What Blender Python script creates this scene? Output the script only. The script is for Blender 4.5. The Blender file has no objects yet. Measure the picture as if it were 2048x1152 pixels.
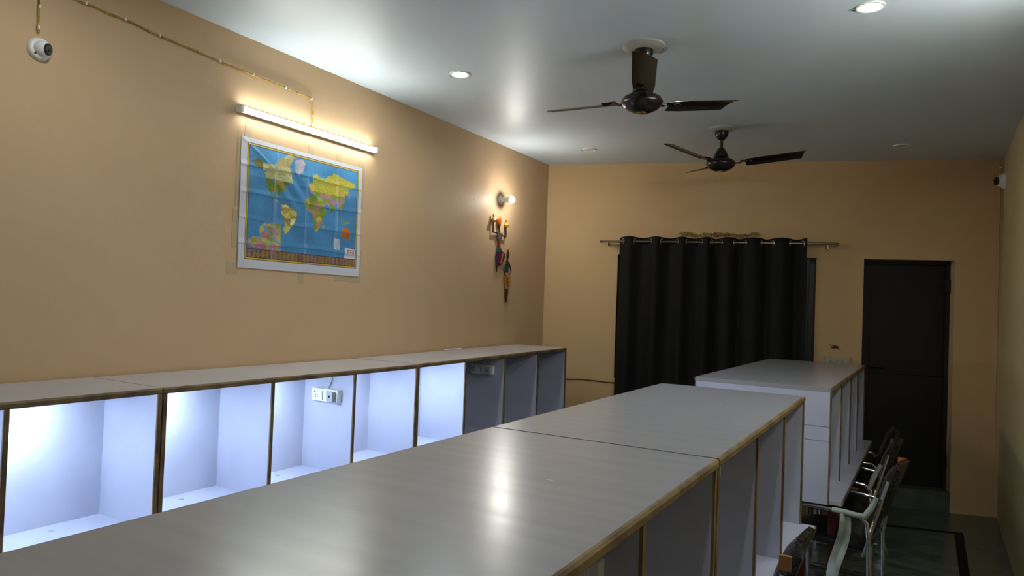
import bpy, math, random
from mathutils import Vector, Matrix, noise
random.seed(7)
SC = bpy.context.scene
COL = SC.collection

# ------------------------------------------------------------------ camera
CAM_H = 1.694
F_PX = 1395.0
def cam_axes(yaw, pitch, roll):
    f = Vector((-math.sin(yaw) * math.cos(pitch), math.cos(yaw) * math.cos(pitch), math.sin(pitch)))
    r0 = Vector((math.cos(yaw), math.sin(yaw), 0)); u0 = r0.cross(f)
    r = r0 * math.cos(roll) + u0 * math.sin(roll); u = -r0 * math.sin(roll) + u0 * math.cos(roll)
    return r, u, f
_r, _u, _f = cam_axes(math.radians(29.9), math.radians(1.29), math.radians(2.17))
cd = bpy.data.cameras.new('camera'); cam = bpy.data.objects.new('camera', cd); COL.objects.link(cam)
cd.sensor_fit = 'HORIZONTAL'; cd.sensor_width = 36; cd.lens = F_PX / 2048 * 36
cd.clip_start = 0.02; cd.clip_end = 60
cam.matrix_world = Matrix(((_r.x, _u.x, -_f.x, 0), (_r.y, _u.y, -_f.y, 0), (_r.z, _u.z, -_f.z, CAM_H), (0, 0, 0, 1)))
SC.camera = cam
# ------------------------------------------------------------------ world: night outside, and exposure
W = bpy.data.worlds.new('night'); SC.world = W; W.use_nodes = True
W.node_tree.nodes['Background'].inputs[0].default_value = (0.02, 0.025, 0.04, 1)
W.node_tree.nodes['Background'].inputs[1].default_value = 0.05
SC.view_settings.view_transform = 'Standard'; SC.view_settings.look = 'None'
SC.view_settings.gamma = 1; SC.view_settings.use_curve_mapping = False
SC.view_settings.exposure = 0.95
# strengths of the lamps the room has (each lamp is built further down)
TUBE_E, BULB_E, DOWN_E, BAY_E = 35.0, 240.0, 200.0, 180.0

# ------------------------------------------------------------------ materials
def srgb(r, g, b):
    def c(v):
        v /= 255.0
        return v / 12.92 if v <= 0.04045 else ((v + 0.055) / 1.055) ** 2.4
    return (c(r), c(g), c(b), 1)
def mat(name, col, rough=0.5, metal=0.0, spec=0.5, trans=0.0, coat=0.0):
    m = bpy.data.materials.new(name); m.use_nodes = True
    b = m.node_tree.nodes['Principled BSDF']
    b.inputs['Base Color'].default_value = col; b.inputs['Roughness'].default_value = rough
    b.inputs['Metallic'].default_value = metal; b.inputs['Specular IOR Level'].default_value = spec
    b.inputs['Transmission Weight'].default_value = trans; b.inputs['Coat Weight'].default_value = coat
    return m
def N(m, t, **kw):
    n = m.node_tree.nodes.new(t)
    for k, v in kw.items(): setattr(n, k, v)
    return n
def L(m, a, b): m.node_tree.links.new(a, b)
def noisy(name, c1, c2, scale=4.0, rough=0.5, stretch=(1, 1, 1), detail=5, bump=0.0, bscale=60, spec=0.5, lo=0.35, hi=0.65, metal=0, rvar=0.0, coat=0.0):
    m = mat(name, c1, rough, metal, spec, 0, coat); b = m.node_tree.nodes['Principled BSDF']
    tc = N(m, 'ShaderNodeTexCoord'); mp = N(m, 'ShaderNodeMapping'); mp.inputs['Scale'].default_value = stretch
    L(m, tc.outputs['Object'], mp.inputs['Vector'])
    nz = N(m, 'ShaderNodeTexNoise'); nz.inputs['Scale'].default_value = scale; nz.inputs['Detail'].default_value = detail
    L(m, mp.outputs['Vector'], nz.inputs['Vector'])
    cr = N(m, 'ShaderNodeValToRGB'); cr.color_ramp.elements[0].position = lo; cr.color_ramp.elements[1].position = hi
    cr.color_ramp.elements[0].color = c1; cr.color_ramp.elements[1].color = c2
    L(m, nz.outputs['Fac'], cr.inputs['Fac']); L(m, cr.outputs['Color'], b.inputs['Base Color'])
    if rvar:
        mr = N(m, 'ShaderNodeMapRange'); mr.inputs['To Min'].default_value = rough - rvar; mr.inputs['To Max'].default_value = rough + rvar
        L(m, nz.outputs['Fac'], mr.inputs['Value']); L(m, mr.outputs['Result'], b.inputs['Roughness'])
    if bump:
        n2 = N(m, 'ShaderNodeTexNoise'); n2.inputs['Scale'].default_value = bscale; n2.inputs['Detail'].default_value = 3
        L(m, tc.outputs['Object'], n2.inputs['Vector'])
        bp = N(m, 'ShaderNodeBump'); bp.inputs['Strength'].default_value = bump; bp.inputs['Distance'].default_value = 0.01
        L(m, n2.outputs['Fac'], bp.inputs['Height']); L(m, bp.outputs['Normal'], b.inputs['Normal'])
    return m
def emit(name, col, s):
    m = bpy.data.materials.new(name); m.use_nodes = True; nt = m.node_tree; nt.nodes.clear()
    e = nt.nodes.new('ShaderNodeEmission'); o = nt.nodes.new('ShaderNodeOutputMaterial')
    e.inputs[0].default_value = col; e.inputs[1].default_value = s; nt.links.new(e.outputs[0], o.inputs[0])
    return m
def wall_paint(name, c1, c2, cs):
    """painted plaster: broad tone drift, faint trowel relief, a few small dark scuffs"""
    m = noisy(name, c1, c2, 0.9, 0.55, detail=6, bump=0.12, bscale=22, spec=0.2, lo=0.3, hi=0.7)
    b = m.node_tree.nodes['Principled BSDF']; old = b.inputs['Base Color'].links[0].from_socket
    tc = N(m, 'ShaderNodeTexCoord')
    nw = N(m, 'ShaderNodeTexNoise'); nw.inputs['Scale'].default_value = 9; L(m, tc.outputs['Object'], nw.inputs['Vector'])
    vo = N(m, 'ShaderNodeTexVoronoi'); vo.inputs['Scale'].default_value = 2.3
    ad = N(m, 'ShaderNodeMixRGB', blend_type='LINEAR_LIGHT'); ad.inputs[0].default_value = 0.03
    L(m, tc.outputs['Object'], ad.inputs[1]); L(m, nw.outputs['Color'], ad.inputs[2]); L(m, ad.outputs[0], vo.inputs['Vector'])
    ramp = N(m, 'ShaderNodeValToRGB'); ramp.color_ramp.elements[0].position = 0.012; ramp.color_ramp.elements[1].position = 0.03
    ramp.color_ramp.elements[0].color = (0.8, 0.8, 0.8, 1); ramp.color_ramp.elements[1].color = (0, 0, 0, 1)
    L(m, vo.outputs['Distance'], ramp.inputs['Fac'])
    mx = N(m, 'ShaderNodeMixRGB'); mx.inputs[2].default_value = cs
    L(m, ramp.outputs['Color'], mx.inputs[0]); L(m, old, mx.inputs[1]); L(m, mx.outputs[0], b.inputs['Base Color'])
    return m

M = {}
M['wall'] = wall_paint('peach_wall_paint', srgb(206, 174, 138), srgb(199, 166, 129), srgb(120, 92, 62))
M['wall_back'] = wall_paint('ochre_wall_paint', srgb(210, 178, 133), srgb(202, 168, 122), srgb(120, 92, 62))
M['wall_cream'] = noisy('cream_wall_paint', srgb(214, 196, 150), srgb(205, 186, 140), 1.2, 0.5, bump=0.1, bscale=22, spec=0.3)
M['ceiling'] = noisy('ceiling_gloss_paint', srgb(204, 216, 226), srgb(197, 209, 219), 1.2, 0.45, bump=0.08, bscale=9, spec=0.45)
M['floor'] = noisy('dark_green_marble', srgb(92, 100, 88), srgb(66, 74, 64), 3.0, 0.25, stretch=(1, 3, 1), detail=8, lo=0.3, hi=0.7)
M['floor_band'] = mat('black_stone', srgb(9, 9, 8), 0.6, 0, 0.2)
M['lam'] = noisy('lavender_laminate', srgb(186, 189, 208), srgb(180, 183, 203), 5, 0.3, spec=0.5)
M['lam_top'] = noisy('worktop_laminate', srgb(152, 152, 158), srgb(146, 146, 152), 3.0, 0.25, stretch=(0.7, 7, 1), detail=7, spec=0.5, rvar=0.05, bump=0.05, bscale=5)
M['lam_wall_top'] = noisy('wall_carrel_top_laminate', srgb(180, 175, 176), srgb(172, 167, 168), 3, 0.35, spec=0.5)
M['edge'] = noisy('raw_wood_edge', srgb(130, 108, 66), srgb(90, 66, 38), 7, 0.6, stretch=(1, 1, 1), detail=5, lo=0.4, hi=0.62)
M['edge_dark'] = noisy('wood_edge_brown', srgb(128, 106, 68), srgb(84, 62, 42), 7, 0.6, detail=5, lo=0.4, hi=0.62)
M['maroon'] = mat('maroon_steel', srgb(84, 22, 26), 0.4, 0.2)
M['groove'] = mat('joint_shadow_filler', srgb(90, 90, 96), 0.7)
M['white_pl'] = mat('white_plastic', srgb(232, 234, 232), 0.3)
M['rose'] = mat('off_white_rose', srgb(172, 170, 164), 0.4)
M['board_pl'] = mat('cream_board_plastic', srgb(178, 170, 148), 0.4)
M['grey_pl'] = mat('grey_plastic', srgb(150, 156, 160), 0.35)
M['black_pl'] = mat('black_plastic', srgb(16, 16, 17), 0.35)
M['hole'] = mat('dark_pin_hole', srgb(20, 20, 22), 0.8)
M['curtain'] = noisy('black_curtain_cloth', srgb(11, 10, 10), srgb(8, 8, 8), 30, 0.8, stretch=(1, 1, 0.2), spec=0.35)
M['steel'] = mat('brushed_steel', srgb(190, 188, 180), 0.28, 1.0)
M['chrome'] = mat('chrome', srgb(215, 216, 218), 0.12, 1.0)
M['rod'] = mat('bronze_rod', srgb(150, 130, 104), 0.3, 1.0)
M['fan'] = noisy('dark_brown_enamel', srgb(24, 14, 13), srgb(18, 10, 10), 6, 0.3, spec=0.5, coat=0.1)
M['gold'] = mat('gold_trim', srgb(206, 186, 120), 0.3, 0.9)
M['door'] = noisy('dark_door_wood', srgb(20, 12, 10), srgb(15, 9, 8), 4, 0.6, stretch=(6, 6, 0.6))
M['door_low'] = noisy('black_door_sheet', srgb(9, 8, 8), srgb(7, 6, 6), 4, 0.5)
M['winframe'] = mat('black_window_frame', srgb(22, 20, 22), 0.45)
M['glass'] = mat('night_window_glass', srgb(6, 7, 12), 0.15, 0, 0.25)
M['wire_y'] = noisy('yellowed_cable', srgb(184, 152, 66), srgb(138, 106, 50), 40, 0.5)
M['wire_b'] = mat('brown_cable', srgb(120, 88, 50), 0.6)
M['tape'] = mat('clear_brown_tape', srgb(190, 168, 138), 0.25)
M['leather'] = noisy('black_seat_leatherette', srgb(22, 22, 24), srgb(16, 16, 18), 40, 0.3, bump=0.2, bscale=30)
M['wrap'] = noisy('crinkled_clear_wrap', srgb(24, 24, 24), srgb(12, 12, 12), 18, 0.12, bump=1.0, bscale=38, spec=0.8)
M['sleeve'] = noisy('white_foam_sleeve', srgb(170, 176, 166), srgb(132, 138, 130), 9, 0.5, bump=0.5, bscale=25)
M['card'] = mat('brown_card', srgb(150, 104, 62), 0.7)
M['tag'] = mat('orange_tag', srgb(224, 116, 46), 0.5)
M['tube'] = emit('tube_light_glow', (0.95, 0.99, 0.93, 1), TUBE_E)
M['tube_r'] = emit('right_tube_light_glow', (0.95, 0.99, 0.95, 1), TUBE_E * 1.7)
M['bulb'] = emit('bulb_glow', (1.0, 0.98, 0.92, 1), BULB_E)
M['down'] = emit('downlight_glow', (0.88, 0.98, 1.0, 1), DOWN_E)
M['bay'] = emit('bay_led_glow', (0.68, 0.85, 1.0, 1), BAY_E)
M['off_lens'] = mat('frosted_lens_unlit', srgb(196, 192, 184), 0.4)

# ------------------------------------------------------------------ mesh helpers
class MB:
    def __init__(s): s.v = []; s.f = []
    def add(s, vs, fs):
        o = len(s.v); s.v += [tuple(p) for p in vs]; s.f += [tuple(i + o for i in f) for f in fs]; return s
    def box(s, x0, x1, y0, y1, z0, z1):
        return s.add([(x0, y0, z0), (x1, y0, z0), (x1, y1, z0), (x0, y1, z0), (x0, y0, z1), (x1, y0, z1), (x1, y1, z1), (x0, y1, z1)],
                     [(3, 2, 1, 0), (4, 5, 6, 7), (0, 1, 5, 4), (1, 2, 6, 5), (2, 3, 7, 6), (3, 0, 4, 7)])
    def rbox(s, x0, x1, y0, y1, z0, z1, r, axis='z'):
        """box with its four edges along one axis rounded"""
        def ring(a0, a1, b0, b1):
            out = []
            for (ca, cb, st) in ((a1 - r, b1 - r, 0), (a0 + r, b1 - r, 90), (a0 + r, b0 + r, 180), (a1 - r, b0 + r, 270)):
                for k in range(4):
                    t = math.radians(st + 30 * k); out.append((ca + r * math.cos(t), cb + r * math.sin(t)))
            return out
        if axis == 'z': R = ring(x0, x1, y0, y1); P = lambda a, b, c: (a, b, c); lo, hi = z0, z1
        elif axis == 'x': R = ring(y0, y1, z0, z1); P = lambda a, b, c: (c, a, b); lo, hi = x0, x1
        else: R = ring(z0, z1, x0, x1); P = lambda a, b, c: (b, c, a); lo, hi = y0, y1
        n = len(R); vs = [P(a, b, lo) for a, b in R] + [P(a, b, hi) for a, b in R]
        return s.add(vs, [tuple(range(n))[::-1], tuple(range(n, 2 * n))] + [(i, (i + 1) % n, n + (i + 1) % n, n + i) for i in range(n)])
    def prism(s, pts, d):
        n = len(pts); d = Vector(d); vs = [Vector(p) for p in pts]; vs += [p + d for p in vs]
        return s.add(vs, [tuple(range(n))[::-1], tuple(range(n, 2 * n))] + [(i, (i + 1) % n, n + (i + 1) % n, n + i) for i in range(n)])
    def tube(s, pts, r, n=8, cap=True):
        P = [Vector(p) for p in pts]; R = r if isinstance(r, (list, tuple)) else [r] * len(P)
        vs = []; up = None
        for i, p in enumerate(P):
            t = (P[min(i + 1, len(P) - 1)] - P[max(i - 1, 0)]).normalized()
            if up is None:
                up = Vector((0, 0, 1)) if abs(t.z) < 0.9 else Vector((1, 0, 0))
            a = t.cross(up)
            if a.length < 1e-4: a = t.cross(Vector((0, 1, 0)))
            a.normalize(); b = a.cross(t).normalized(); up = b
            vs += [p + R[i] * (math.cos(2 * math.pi * k / n) * a + math.sin(2 * math.pi * k / n) * b) for k in range(n)]
        fs = [(i * n + k, i * n + (k + 1) % n, (i + 1) * n + (k + 1) % n, (i + 1) * n + k) for i in range(len(P) - 1) for k in range(n)]
        if cap: fs += [tuple(range(n))[::-1], tuple(range((len(P) - 1) * n, len(P) * n))]
        return s.add(vs, fs)
    def lathe(s, prof, c=(0, 0, 0), n=24, ax='z'):
        vs = []; c = Vector(c)
        for r, h in prof:
            for k in range(n):
                t = 2 * math.pi * k / n; a, b = r * math.cos(t), r * math.sin(t)
                vs.append(c + (Vector((a, b, h)) if ax == 'z' else Vector((h, a, b)) if ax == 'x' else Vector((b, h, a))))
        m = len(prof)
        fs = [(i * n + k, i * n + (k + 1) % n, (i + 1) * n + (k + 1) % n, (i + 1) * n + k) for i in range(m - 1) for k in range(n)]
        fs += [tuple(range(n))[::-1], tuple(range((m - 1) * n, m * n))]
        return s.add(vs, fs)
    def xf(s, mtx): s.v = [tuple(mtx @ Vector(p)) for p in s.v]; return s
    def build(s, name, m, parent=None, smooth=False):
        me = bpy.data.meshes.new(name); me.from_pydata(s.v, [], s.f); me.update()
        import bmesh
        bm = bmesh.new(); bm.from_mesh(me); bmesh.ops.recalc_face_normals(bm, faces=bm.faces); bm.to_mesh(me); bm.free()
        if smooth:
            me.polygons.foreach_set('use_smooth', [True] * len(me.polygons))
            me.set_sharp_from_angle(angle=math.radians(40))
        me.materials.append(M[m] if isinstance(m, str) else m)
        o = bpy.data.objects.new(name, me); COL.objects.link(o); o.parent = parent
        return o
def B(*a): return MB().box(*a)
def tag(o, label, cat, group=None):
    o['label'] = label; o['category'] = cat
    if group: o['group'] = group
    return o
def thing(name, label, cat, loc=(0, 0, 0), rot=(0, 0, 0), group=None):
    o = bpy.data.objects.new(name, None); COL.objects.link(o); o.location = loc; o.rotation_euler = rot
    o.empty_display_size = 0.1
    return tag(o, label, cat, group)
def struct(o): o['kind'] = 'structure'; return o
def stuff(o): o['kind'] = 'stuff'; return o
def copy_tree(o, parent=None):
    c = o.copy(); COL.objects.link(c); c.parent = parent
    for ch in list(o.children): copy_tree(ch, c)
    return c

# ------------------------------------------------------------------ room shell
H = 3.13; XL = -3.265
BL = Vector((XL, 6.34, 0)); BD = Vector((math.cos(math.radians(15.177)), math.sin(math.radians(15.177)), 0))
BN = Vector((-BD.y, BD.x, 0))                       # points out of the room, behind the back wall
BLEN = 4.082; BR = BL + BD * BLEN
Y_REAR = -1.7
RDIR = Vector((-0.027, -1, 0)); RR = BR + RDIR * (BR.y - Y_REAR)     # right wall runs from the back corner past the camera
def bw(s, off, z): return BL + BD * s - BN * off + Vector((0, 0, z))  # point in the back wall's frame, off = into the room
BW_M = Matrix(((BD.x, -BN.x, 0, BL.x), (BD.y, -BN.y, 0, BL.y), (0, 0, 1, 0), (0, 0, 0, 1)))   # local (s, off, z)

out = 0.6
poly = [(XL - out, Y_REAR - out), (RR.x + out, Y_REAR - out), (BR.x + out, BR.y + out + .25), (XL - out, BL.y + out)]
fl = struct(MB().prism([(x, y, -0.1) for x, y in poly], (0, 0, 0.1)).build('floor', 'floor'))
struct(MB().prism([(x, y, H) for x, y in poly], (0, 0, 0.12)).build('ceiling', 'ceiling'))
struct(B(XL - 0.15, XL, Y_REAR - .2, BL.y + 0.25, 0, H).build('wall_left', 'wall'))
struct(MB().prism([(BR.x, BR.y + .1, 0), (RR.x, RR.y, 0), (RR.x + .15, RR.y, 0), (BR.x + .15, BR.y + .1, 0)], (0, 0, H)).build('wall_right', 'wall_cream'))
struct(B(XL - .1, RR.x + .1, Y_REAR - .15, Y_REAR, 0, H).build('wall_rear', 'wall'))
# back wall with the window and door openings
WS0, WS1, WZ0, WZ1 = 0.737, 2.571, 1.0, 2.226
DS0, DS1, DZ0, DZ1 = 2.975, 3.714, 0.179, 2.226
TH = -0.22
w = MB()
w.box(-0.25, WS0, TH, 0, 0, H).box(WS0, WS1, TH, 0, 0, WZ0).box(WS0, WS1, TH, 0, WZ1, H).box(WS1, DS0, TH, 0, 0, H)
w.box(DS0, DS1, TH, 0, DZ1, H).box(DS1, BLEN + 0.2, TH, 0, 0, H)
struct(w.xf(BW_M).build('wall_back', 'wall_back'))
struct(B(DS0, DS1, TH, 0.004, 0, DZ0).xf(BW_M).build('trim_1', 'floor'))       # marble riser under the door
# black stone border let into the floor
for (a, b, c, d) in ((-1.1, 0.38, 0, 0.055),):
    MB().prism([(-.9, 6.30, 0.0005), (0.384, 6.645, 0.0005), (0.384, 6.70, 0.0005), (-.9, 6.355, 0.0005)], (0, 0, 0.0015)).build('floor_band', 'floor_band', fl)
    MB().prism([(0.325, 6.60, 0.0005), (0.388, 6.66, 0.0005), (0.30, 1.2, 0.0005), (0.24, 1.2, 0.0005)], (0, 0, 0.0015)).build('floor_band', 'floor_band', fl)
# window: black frame, three sliding leaves of dark glass
wr = bpy.data.objects.new('window_1', None); COL.objects.link(wr); struct(wr)
fr = MB(); D0, D1 = -0.11, -0.05
fr.box(WS0, WS0 + .05, D0, D1, WZ0, WZ1).box(WS1 - .05, WS1, D0, D1, WZ0, WZ1).box(WS0, WS1, D0, D1, WZ1 - .05, WZ1).box(WS0, WS1, D0, D1, WZ0, WZ0 + .05)
fr.xf(BW_M).build('window_frame', 'winframe', wr)
for k in range(3):
    a = WS0 + .05 + k * (WS1 - WS0 - .1) / 3; b = a + (WS1 - WS0 - .1) / 3
    B(a + .03, b - .03, -0.085, -0.079, WZ0 + .08, WZ1 - .08).xf(BW_M).build('pane', 'glass', wr)
    q = MB(); q.box(a, a + .03, -.095, -.066, WZ0 + .05, WZ1 - .05).box(b - .03, b, -.095, -.066, WZ0 + .05, WZ1 - .05)
    q.box(a + .03, b - .03, -.095, -.066, WZ0 + .05, WZ0 + .08).box(a + .03, b - .03, -.095, -.066, WZ1 - .08, WZ1 - .05)
    q.xf(BW_M).build('leaf_frame', 'winframe', wr)
# door: dark leaf set back in the reveal
dr = bpy.data.objects.new('door_1', None); COL.objects.link(dr); struct(dr)
q = MB(); q.box(DS0, DS0 + .035, -.20, -.11, DZ0, DZ1).box(DS1 - .035, DS1, -.20, -.11, DZ0, DZ1).box(DS0, DS1, -.20, -.11, DZ1 - .035, DZ1)
q.xf(BW_M).build('door_frame', 'door', dr)
B(DS0 + .036, DS1 - .036, -.19, -.155, DZ0 + .01, DZ1 - .036).xf(BW_M).build('door_leaf', 'door', dr)
B(DS0 + .10, DS1 - .10, -.155, -.147, 1.30, DZ1 - .14).xf(BW_M).build('door_panel', 'door', dr)
B(DS0 + .10, DS1 - .10, -.155, -.147, DZ0 + .14, 1.10).xf(BW_M).build('door_panel', 'door_low', dr)
B(DS0 + .04, DS1 - .04, -.155, -.140, 1.185, 1.205).xf(BW_M).build('door_rail', 'door', dr)
for z in (2.0, 0.42):
    MB().box(DS1 - .05, DS1 - .004, -.108, -.085, z - .06, z + .06).xf(BW_M).build('hinge', 'black_pl', dr)
MB().tube([(DS0 + .10, -.12, 1.24), (DS0 + .22, -.12, 1.24)], .009).tube([(DS0 + .10, -.155, 1.24), (DS0 + .10, -.12, 1.24)], .009).xf(BW_M).build('door_handle', 'black_pl', dr, True)

# ------------------------------------------------------------------ study carrels
TOP = 1.285; TT = 0.026; DESK = 0.650; WDESK = 0.697; DT = 0.022; PT = 0.018
def moulding(x, y0, y1, sgn, z, m, parent):
    """wooden edge strip with an eased face along the front of a board"""
    pr = [(0, TT), (0.006, TT - .001), (0.010, TT - .007), (0.010, .005), (0.006, 0), (0, 0)]
    return MB().prism([(x + sgn * a, y0, z - TT + b) for a, b in pr], (0, y1 - y0, 0)).build('edge_strip', m, parent)
def socket_box(name, label, loc, group=None, plug=False, flip=1):
    """surface socket box on a divider; local +x along the divider, front faces -y"""
    t = thing(name, label, 'socket box', loc, (0, 0, 0), group)
    MB().rbox(-.10, .10, -.034, 0, -.035, .035, .006, 'y').build('box', 'white_pl', t)
    mods = [(-.072, 's'), (-.026, 'w'), (.012, 'w'), (.060, 's')]
    for mx, k in mods:
        wd = .040 if k == 's' else .026
        f = B(mx - wd / 2, mx + wd / 2, -.0375, -.034, -.027, .027).build('socket' if k == 's' else 'switch', 'white_pl', t)
        if k == 's':
            h = MB()
            for (hx, hz, r) in ((0, .014, .0042), (-.009, -.002, .0034), (.009, -.002, .0034), (-.009, -.015, .003), (.009, -.015, .003)):
                h.lathe([(r, -.0385), (r, -.0372)], (mx + hx, 0, hz), 8, 'y')
            h.build('pin_hole', 'hole', f)
        else:
            MB().prism([(mx - .010, -.0375, -.018), (mx - .010, -.0375, .018), (mx - .010, -.0425, .018)], (.020, 0, 0)).build('rocker', 'white_pl', f)
            B(mx + wd / 2 + .001, mx + wd / 2 + .004, -.0352, -.0338, -.027, .027).build('gap', 'hole', f)
    if plug:
        p = MB().rbox(.042, .088, -.062, -.0376, -.028, .026, .008, 'y').build('plug', 'grey_pl', t)
        MB().lathe([(.006, -.064), (.006, -.0615)], (.066, 0, 0), 10, 'y').build('plug_button', 'hole', p)
        MB().box(.046, .060, -.066, -.062, -.010, .010).build('plug_rib', 'grey_pl', p)
    for dx in (0.0, .012):
        MB().tube([(dx - .004, -.014, .034), (dx - .002, -.012, .055), (dx + .012, -.010, .075), (dx + .014, -.008, .10)], .0035, 6).build('lead', 'white_pl', t, True)
    return t
def bay_lamp(loc, label):
    """short LED batten under the carrel top beside the near divider; local x runs back into the bay"""
    t = thing('bay_led_batten', label, 'lamp', loc, (0, 0, 0), 'LED battens inside the lit wall carrels')
    B(-.012, .012, -.10, .10, -.010, 0).build('housing', 'white_pl', t)
    B(-.009, .009, -.095, .095, -.018, -.010).build('diffuser', 'bay', t)
    return t
def legs(t, xs, ys, z1, x0, x1):
    for x in xs:
        for y in ys: B(x - .02, x + .02, y - .02, y + .02, 0, z1).build('leg', 'maroon', t)
    for y in ys: B(x0, x1, y - .015, y + .015, z1 - .05, z1 - .001).build('frame_rail', 'maroon', t)

def wall_carrel(label, y0, n, bw_, zt=TOP, tilt=0.0, edge='edge_dark'):
    """single sided row against the left wall, open side +x; local origin: front edge on the floor at the near end"""
    t = thing('wall_study_carrel', label, 'study carrel', (-2.72, y0, 0), (tilt, 0, 0))
    Ln = n * bw_ - .006; dz = zt - TOP; zt_ = zt
    top = B(-.53, -.010, 0, Ln, zt_ - TT, zt_).build('top_board', 'lam_wall_top', t)
    moulding(-.010, 0, Ln, 1, zt_, edge, top)
    B(-.400, -.382, PT, Ln - PT, WDESK, zt_ - TT).build('back_panel', 'lam', t)
    for k in range(n + 1):
        yc = k * bw_
        a, b = (yc - PT / 2, yc + PT / 2)
        if k == 0: a, b = 0, PT
        if k == n: a, b = Ln - PT, Ln
        p = B(-.382 if 0 < k < n else -.53, -.008, a, b, WDESK, zt_ - TT).build('divider' if 0 < k < n else 'end_panel', 'lam', t)
        B(-.008, -.0, a, b, WDESK, zt_ - TT).build('edge_strip', edge, p)
    d = B(-.50, .056, 0, Ln, WDESK - DT, WDESK).build('desk_board', 'lam', t)
    B(.056, .062, 0, Ln, WDESK - DT, WDESK).build('edge_strip', edge, d)
    for k in range(n):
        for i in range(1): MB().lathe([(.012, 0), (.010, .002)], (-.30, k * bw_ + .32, WDESK), 10).build('cable_hole_cap', 'grey_pl', d)
    legs(t, (-.44, .0), (.06, Ln - .06), WDESK - DT, -.46, .02)
    return t

cA = wall_carrel('near wall study carrel with lit bays at the left edge', 1.83 - 3 * .585, 3, .585)
cB = wall_carrel('middle wall study carrel with three lit bays, under the world map', 1.83, 3, .583)
cC = wall_carrel('far wall study carrel in the corner with one lit and three dark bays', 3.585, 4, .551, zt=1.288, tilt=math.radians(0.62))
lamp_no = ['first', 'second', 'third']
for (nm, y0, w_, n) in (('near', 1.83 - 3 * .585, .585, 3), ('middle', 1.83, .583, 3), ('far', 3.585, .551, 1)):
    for k in range(n):
        bay_lamp((-2.72 - .20, y0 + k * w_ + .15, (1.288 if nm == 'far' else TOP) - TT - .001), 'LED batten under the top of the %s bay of the %s wall carrel' % (lamp_no[k], nm))
socket_box('wall_carrel_socket', 'white socket box with grey plug in the lit wall carrel bay', (-2.912, 1.83 + 2 * .583 - PT / 2, 1.130), 'socket boxes in the carrels', plug=True)
socket_box('wall_carrel_socket', 'shaded socket box in the dark bay of the far wall carrel', (-2.915, 3.585 + 2 * .551 - PT / 2, 1.170), 'socket boxes in the carrels', plug=True)

def island_carrel(label, loc, n, bw_, width, rotz=0.0, edge='edge', split_end=False):
    """double sided row; local origin: right front edge on the floor at the near end, body runs to -x"""
    t = thing('island_study_carrel', label, 'study carrel', loc, (0, 0, rotz))
    Ln = n * bw_ - .006; xm = -width / 2
    top = B(-width + .010, -.010, 0, Ln, TOP - TT, TOP).build('top_board', 'lam_top', t)
    moulding(-.010, 0, Ln, 1, TOP, edge, top); moulding(-width + .010, 0, Ln, -1, TOP, edge, top)
    B(xm - PT / 2, xm + PT / 2, PT, Ln - PT, DESK, TOP - TT).build('centre_panel', 'lam', t)
    for k in range(n + 1):
        yc = k * bw_
        if 0 < k < n:
            for (x0, x1, xe) in ((xm + PT / 2, -.014, -.006), (-width + .014, xm - PT / 2, -width + .006)):
                p = B(x0, x1, yc - PT / 2, yc + PT / 2, DESK, TOP - TT).build('divider', 'lam', t)
                B(min(xe, x1 if xe > xm else x0), max(xe, x1 if xe > xm else x0), yc - PT / 2, yc + PT / 2, DESK, TOP - TT).build('edge_strip', edge, p)
        else:
            a, b = (0, PT) if k == 0 else (Ln - PT, Ln)
            zs = [DESK - DT, 0.982, 1.062, TOP - TT] if (split_end and k == 0) else [DESK, TOP - TT]
            for i in range(len(zs) - 1):
                g = .0025 if i else 0
                p = B(-width + .012, -.012, a, b, zs[i] + g, zs[i + 1]).build('end_panel', 'lam', t)
                for (x0, x1) in ((-.012, -.004), (-width + .004, -width + .012)):
                    B(x0, x1, a, b, zs[i] + g, zs[i + 1]).build('edge_strip', edge, p)
            if len(zs) > 2: B(-width + .03, -.03, a + .008, b, DESK, TOP - TT).build('end_backing', 'groove', t)
    d = B(-width - .058, .058, 0 if not split_end else PT + .001, Ln, DESK - DT, DESK).build('desk_board', 'lam', t)
    B(.058, .065, PT + .001, Ln, DESK - DT, DESK).build('edge_strip', edge, d)
    B(-width - .065, -width - .058, PT + .001, Ln, DESK - DT, DESK).build('edge_strip', edge, d)
    legs(t, (-width - .01, xm, .005), (.09, Ln - .06), DESK - DT - .001, -width - .03, .025)
    return t
island_carrel('nearest long island study carrel in the foreground with a glossy top', (-.455, 1.985 - 3 * .606, 0), 3, .606, .747)
island_carrel('middle island study carrel between the foreground one and the one by the curtain', (-.455, 1.991, 0), 3, .602, .749)
island_carrel('far island study carrel standing apart in front of the curtain', (-.381, 4.336, 0), 4, .588, .787, math.radians(-1.15), 'edge_dark', True)
mid = [o for o in COL.objects if o.name.startswith('island_study_carrel') and o['label'].startswith('middle')][0]
md = [o for o in mid.children if o.name.startswith('desk_board')][0]
B(-.085, -.035, .70, .76, DESK, DESK + .003).build('cable_outlet', 'black_pl', md)
socket_box('island_carrel_socket', 'socket box in the nearest island carrel, at the bottom edge', (-.642, 1.985 - .606 - PT / 2, 1.140), 'socket boxes in the carrels')
socket_box('island_carrel_socket', 'socket box in the middle island carrel beside the worktop joint', (-.688, 1.991 + .602 - PT / 2, 1.125), 'socket boxes in the carrels')

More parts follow.
